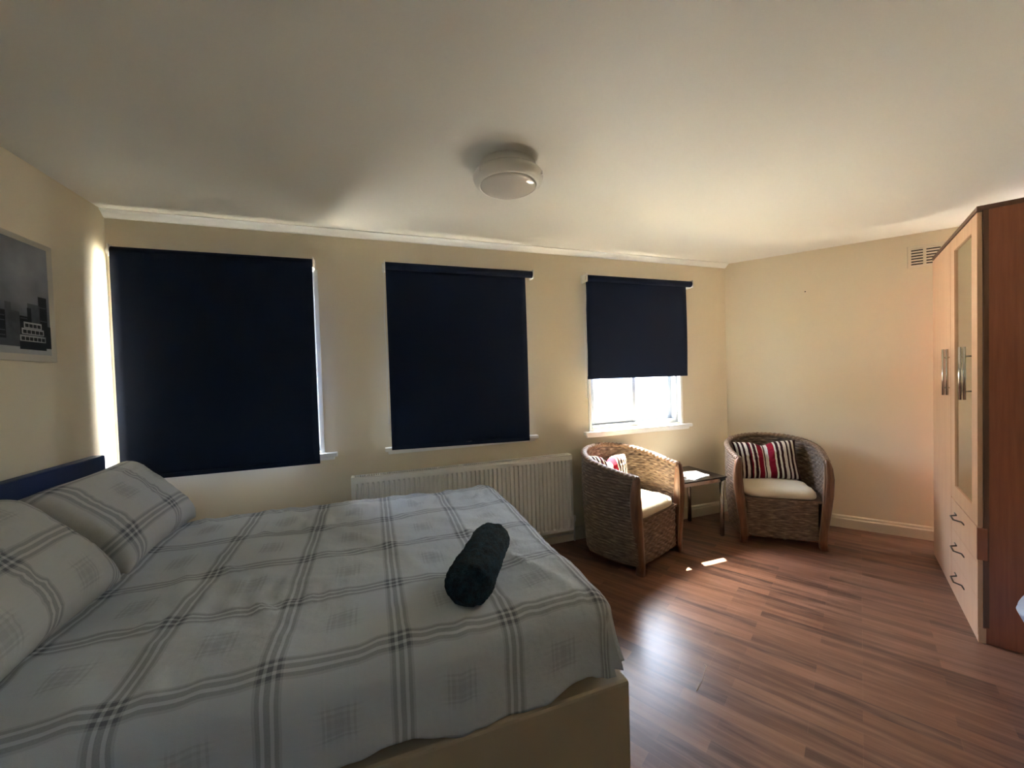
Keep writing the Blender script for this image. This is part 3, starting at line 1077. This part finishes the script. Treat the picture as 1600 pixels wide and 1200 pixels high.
# ---------------------------------------------------------------- ceiling light
def ceiling_light():
    c = (.66, 1.815, H)
    e = empty('ceiling_light', c)
    bm = bmesh.new(); lathe(bm, [(0, 0), (.135, 0), (.135, -.05), (.13, -.054), (0, -.054)], 64)
    obj('backplate', bm, M['top_wood'] if False else M['plastic'], e)
    bm = bmesh.new(); lathe(bm, [(.12, -.046), (.163, -.046), (.168, -.054), (.168, -.066), (.162, -.082), (.146, -.096), (.138, -.099), (.134, -.096), (.13, -.08)], 72)
    obj('trim_ring', bm, M['plastic'], e)
    bm = bmesh.new(); lathe(bm, [(.136, -.095)] + [(.136 * math.cos(a * PI / 2 / 12), -.095 - .026 * math.sin(a * PI / 2 / 12)) for a in range(1, 12)] + [(0, -.121)], 72)
    obj('diffuser', bm, M['opal'], e)
    for k in range(3):
        th = math.radians(200 + 120 * k)
        bm = bmesh.new(); box(bm, .155, .171, -.006, .006, -.076, -.056, bev=.002, mtx=Matrix.Rotation(th, 4, 'Z'))
        obj('clip', bm, M['plastic'], e)
    tag(e, 'round white bulkhead light mounted on the ceiling', 'ceiling light')
t = NT('opal_diffuser', .08, 0, .6); t.base(srgb(214, 208, 198)); M['opal'] = t.m
ceiling_light()

# ---------------------------------------------------------------- air vent on far wall
def vent():
    s0, s1, z0, z1 = 1.272, 1.56, 2.135, 2.305
    o0 = Vector((CX, WY, 0)) + FU * ((s0 + s1) / 2)
    e = empty('air_vent', (o0.x, o0.y, (z0 + z1) / 2))
    # local x along wall, local y out of the room
    e.rotation_euler = (0, 0, FA)
    hw, hz = (s1 - s0) / 2, (z1 - z0) / 2
    sg = 1 if True else -1
    # room side is local -y
    bm = bmesh.new()
    for (a, b, c, d) in ((-hw, hw, hz - .02, hz), (-hw, hw, -hz, -hz + .02), (-hw, -hw + .02, -hz + .02, hz - .02), (hw - .02, hw, -hz + .02, hz - .02)):
        box(bm, a, b, -.016, 0, c, d, bev=.002)
    n = 2
    for k in range(1, 3):
        x = -hw + 2 * hw * k / 3
        box(bm, x - .008, x + .008, -.014, 0, -hz + .02, hz - .02)
    obj('vent_frame', bm, M['skirting'], e)
    bm = bmesh.new(); box(bm, -hw + .015, hw - .015, -.002, 0, -hz + .015, hz - .015); obj('vent_back', bm, M['slot'], e)
    bm = bmesh.new()
    for k in range(6):
        z = -hz + .03 + k * (2 * hz - .05) / 5.6
        box(bm, -hw + .018, hw - .018, -.014, -.003, z, z + .011, mtx=Matrix.Identity(4))
    obj('louvres', bm, M['skirting'], e)
    tag(e, 'cream louvred air vent high on the far wall beside the wardrobe', 'air vent')
vent()

bm = bmesh.new()
tube(bm, [(0, 0, 0), (0, -.012, .002)], .0025, 8); tube(bm, [(0, -.012, .002), (0, -.014, .002)], .005, 10)
_p = Vector((CX, WY, 2.045)) + FU * .623
o = obj('nail', bm, M['dark_metal'], loc=_p, rot=(0, 0, FA))
tag(o, 'tiny nail left in the bare cream far wall', 'nail')

# ---------------------------------------------------------------- picture on the left wall
def picture():
    y0, y1, z0, z1 = 1.62, 2.475, 1.515, 2.05
    e = empty('canvas_picture', (XL, (y0 + y1) / 2, (z0 + z1) / 2))
    hy, hz = (y1 - y0) / 2, (z1 - z0) / 2
    bm = bmesh.new(); box(bm, 0.001, .018, -hy, hy, -hz, hz, bev=.002)
    obj('canvas', bm, M['canvas'], e)
    bm = bmesh.new()
    def q(a, b, c, d, mat, lift=.0186):
        vs = [bm.verts.new((lift, y, z)) for y, z in ((a, c), (b, c), (b, d), (a, d))]
        f = bm.faces.new(vs); f.material_index = mat
    m = .035
    ya, yb, za, zb = -hy + m, hy - m, -hz + .03, hz - .025
    q(ya, yb, za, zb, 0)
    q(ya, yb, za, za + .03, 3, .0188)
    q(ya, yb, za + .03, za + .11, 2, .0188)
    rnd = random.Random(3)
    y = ya
    while y < yb - .03:
        w_ = rnd.uniform(.03, .075); h = rnd.uniform(.13, .27)
        if y < ya + .55 * (yb - ya): h += .06
        q(y, min(yb, y + w_), za + .06, za + h, 1 if rnd.random() < .6 else 2, .019)
        for k in range(int(h / .02) - 3):
            if rnd.random() < .55: q(y + .004, min(yb, y + w_) - .004, za + .07 + k * .02, za + .074 + k * .02, 2, .0192)
        y += w_ * rnd.uniform(.8, 1.05)
    # ferry boat with decks near the right corner
    by = yb - .10
    q(by - .075, by + .07, za + .02, za + .055, 1, .0194)
    for k, (hw_, zz) in enumerate(((.072, .055), (.062, .085), (.05, .112))):
        q(by - hw_, by + hw_ * .95, za + zz, za + zz + .026, 3, .0195 + k * .0002)
        nn = 6 - k
        for j in range(nn):
            a = by - hw_ + .006 + j * (2 * hw_ - .012) / nn
            q(a, a + (2 * hw_ - .012) / nn - .004, za + zz + .004, za + zz + .019, 1, .0201 + k * .0002)
    q(by - .03, by - .008, za + .138, za + .20, 1, .0205)
    q(yb - .035, yb, za + .03, za + .13, 1, .0195)
    o = obj('printed_image', bm, [M['print_sky'], M['print_dark'], M['print_mid'], M['print_light']], e)
    tag(e, 'black and white harbour photo canvas with a ferry hanging on the left wall', 'picture')
picture()

# ---------------------------------------------------------------- wardrobe
def wardrobe():
    W, HH, D = 1.18, 2.14, .60
    e = empty('wardrobe', WP, WA)     # local x along front, local -y to the back, +y out of the front
    t = .02
    def B(name, mat, *a, bev=.0015, parent=e):
        bm = bmesh.new(); box(bm, *a, bev=bev); return obj(name, bm, mat, parent)
    s = B('side_panel', M['dark_wood'], 0, t, -D, -.001, 0, HH - .022); s['label'] = 'reddish brown near side panel'
    B('side_panel', M['dark_wood'], W - t, W, -D, -.001, 0, HH - .022)
    B('back_panel', M['dark_wood'], t, W - t, -D, -D + .008, .02, HH - .022)
    B('top_panel', M['top_wood'], -.004, W + .004, -D, .021, HH - .022, HH, bev=.002)
    B('bottom_panel', M['dark_wood'], t, W - t, -D + .008, -.001, .02, .04)
    B('front_edge', M['top_wood'], -.001, .017, -.018, 0.0, .08, HH - .022)
    # plain door, far half
    gap = .5965
    d = B('door', M['pine'], gap + .004, W - .001, .001, .019, .035, HH - .028, bev=.002)
    # framed mirror door
    dm = bmesh.new()
    x0, x1, z0, z1 = .004, gap, .575, HH - .028
    fx = .085
    mx0, mx1, mz0, mz1 = x0 + .105, x1 - .10, z0 + .085, z1 - .075
    box(dm, x0, mx0, .001, .019, z0, z1, bev=.002); box(dm, mx1, x1, .001, .019, z0, z1, bev=.002)
    box(dm, mx0, mx1, .001, .019, z0, mz0, bev=.002); box(dm, mx0, mx1, .001, .019, mz1, z1, bev=.002)
    d2 = obj('mirror_door', dm, M['pine'], e); d2['label'] = 'beech door with tall narrow mirror'
    B('mirror', M['mirror'], mx0, mx1, .004, .011, mz0, mz1, parent=d2, bev=.0005)
    # long bar handles
    for (sx_, par) in ((.63, d), (.195, d2)):
        bm = bmesh.new()
        for oy in (.030, .046): tube(bm, [(sx_, oy, 1.19), (sx_, oy, 1.47)], .0065, 14)
        for z in (1.235, 1.42): tube(bm, [(sx_, .008, z), (sx_, .046, z)], .004, 10)
        o = obj('bar_handle', bm, M['chrome'], par); o['label'] = 'long chrome bar handle'
    # three drawers with bow handles
    hz = (.575 - .004 - .035) / 3
    for k in range(3):
        z = .035 + k * hz
        dr = B('drawer', M['pine'], .004, gap, .001, .019, z, z + hz - .0015, bev=.0012)
        zc = z + hz * .60
        bm = bmesh.new()
        a, b = .27, .50
        tube(bm, [(b, .019, zc), (b - .05, .021, zc + .0), (b - .075, .048, zc - .0), (a + .075, .048, zc), (a + .05, .021, zc), (a, .019, zc)], .0042, 8)
        obj('bow_handle', bm, M['dark_metal'], dr)
    # dark patch on the near edge and pale plinth end
    B('hinge_block', M['dark_wood'], -.008, .006, -.012, .022, .415, .572)
    B('plinth', M['pine'], .001, W - .001, -.03, .018, 0, .033)
    B('plinth_end', M['pine'], -.003, .0, -.008, .018, 0, .075)
    tag(e, 'tall beech-fronted wardrobe with mirror door, three drawers and brown side', 'wardrobe')
wardrobe()

# ---------------------------------------------------------------- white bag at the right edge
bm = bmesh.new()
def bag(u, v):
    th = 2 * PI * u
    kn = [(0, 0), (.0, .06), (.01, .09), (.10, .105), (.20, .10), (.27, .115), (.33, .140), (.39, .118), (.44, .07), (.48, .035), (.52, .03), (.56, .045), (.57, 0)]
    f = v * (len(kn) - 1); i = min(int(f), len(kn) - 2); w_ = f - i
    w_ = w_ * w_ * (3 - 2 * w_)
    z = kn[i][0] * (1 - w_) + kn[i + 1][0] * w_; r = kn[i][1] * (1 - w_) + kn[i + 1][1] * w_
    r *= 1 + .07 * noise.noise(Vector((math.cos(th) * 2, math.sin(th) * 2, z * 9))) + .03 * math.sin(th * 7 + z * 14)
    return Vector((r * math.cos(th), r * math.sin(th), z))
grid(bm, bag, 48, 60)
bmesh.ops.remove_doubles(bm, verts=bm.verts[:], dist=.0004)
o = obj('plastic_bag', bm, M['bag'])
o.location = (2.627, .732, 0)
tag(o, 'pale blue-white bag just entering at the right edge before the wardrobe side', 'bag')

# ---------------------------------------------------------------- floor scratch
bm = bmesh.new()
tube(bm, [(1.437, 1.437, .0004), (1.435, 1.425, .0006), (1.39, 1.395, .0006), (1.34, 1.36, .0006), (1.283, 1.33, .0004)], .0016, 6)
o = obj('scratch_mark', bm, M['scratch'])
tag(o, 'thin pale scratch on the wooden floor near the bed corner', 'scratch_mark')

# ---------------------------------------------------------------- outside
bm = bmesh.new()
box(bm, -14, 18, -14, 30, -.30, -.13)
struct(obj('paved_ground', bm, M['pave']))
def building():
    e = empty('building', (3, 16, -.12))
    bm = bmesh.new(); box(bm, -14, 14, 0, 5, 0, 6.5, bev=.02); obj('wall', bm, M['render_ext'], e)
    for k in range(7):
        x = -12 + k * 4
        for z in (1.0, 3.9):
            bm = bmesh.new(); box(bm, x - .6, x + .6, -.04, .03, z, z + 1.4, bev=.01); f = obj('window_frame', bm, M['upvc'], e)
            bm = bmesh.new(); box(bm, x - .52, x + .52, -.05, -.03, z + .08, z + 1.32); obj('pane', bm, M['rail_ext'], f)
    bm = bmesh.new(); box(bm, -14.2, 14.2, -.2, 5.2, 6.5, 6.7, bev=.02); obj('roof_edge', bm, M['render_ext'], e)
    tag(e, 'pale building across the street seen washed out through the right window', 'building')
building()
def railing():
    e = empty('street_railing', (4.3, 5.8, -.12))
    z1 = 1.22
    bm = bmesh.new(); tube(bm, [(-.9, 0, z1), (1.3, 0, z1)], .022, 10); obj('top_rail', bm, M['rail_ext'], e)
    bm = bmesh.new(); tube(bm, [(-.9, 0, .5), (1.3, 0, .5)], .015, 10); obj('lower_rail', bm, M['rail_ext'], e)
    for x in (-.9, -.35, .2, .75, 1.3):
        bm = bmesh.new(); tube(bm, [(x, 0, 0), (x, 0, z1 + .05)], .022, 10); obj('post', bm, M['rail_ext'], e)
    tag(e, 'thin grey railing outside, faint through the bright right window', 'railing')
railing()
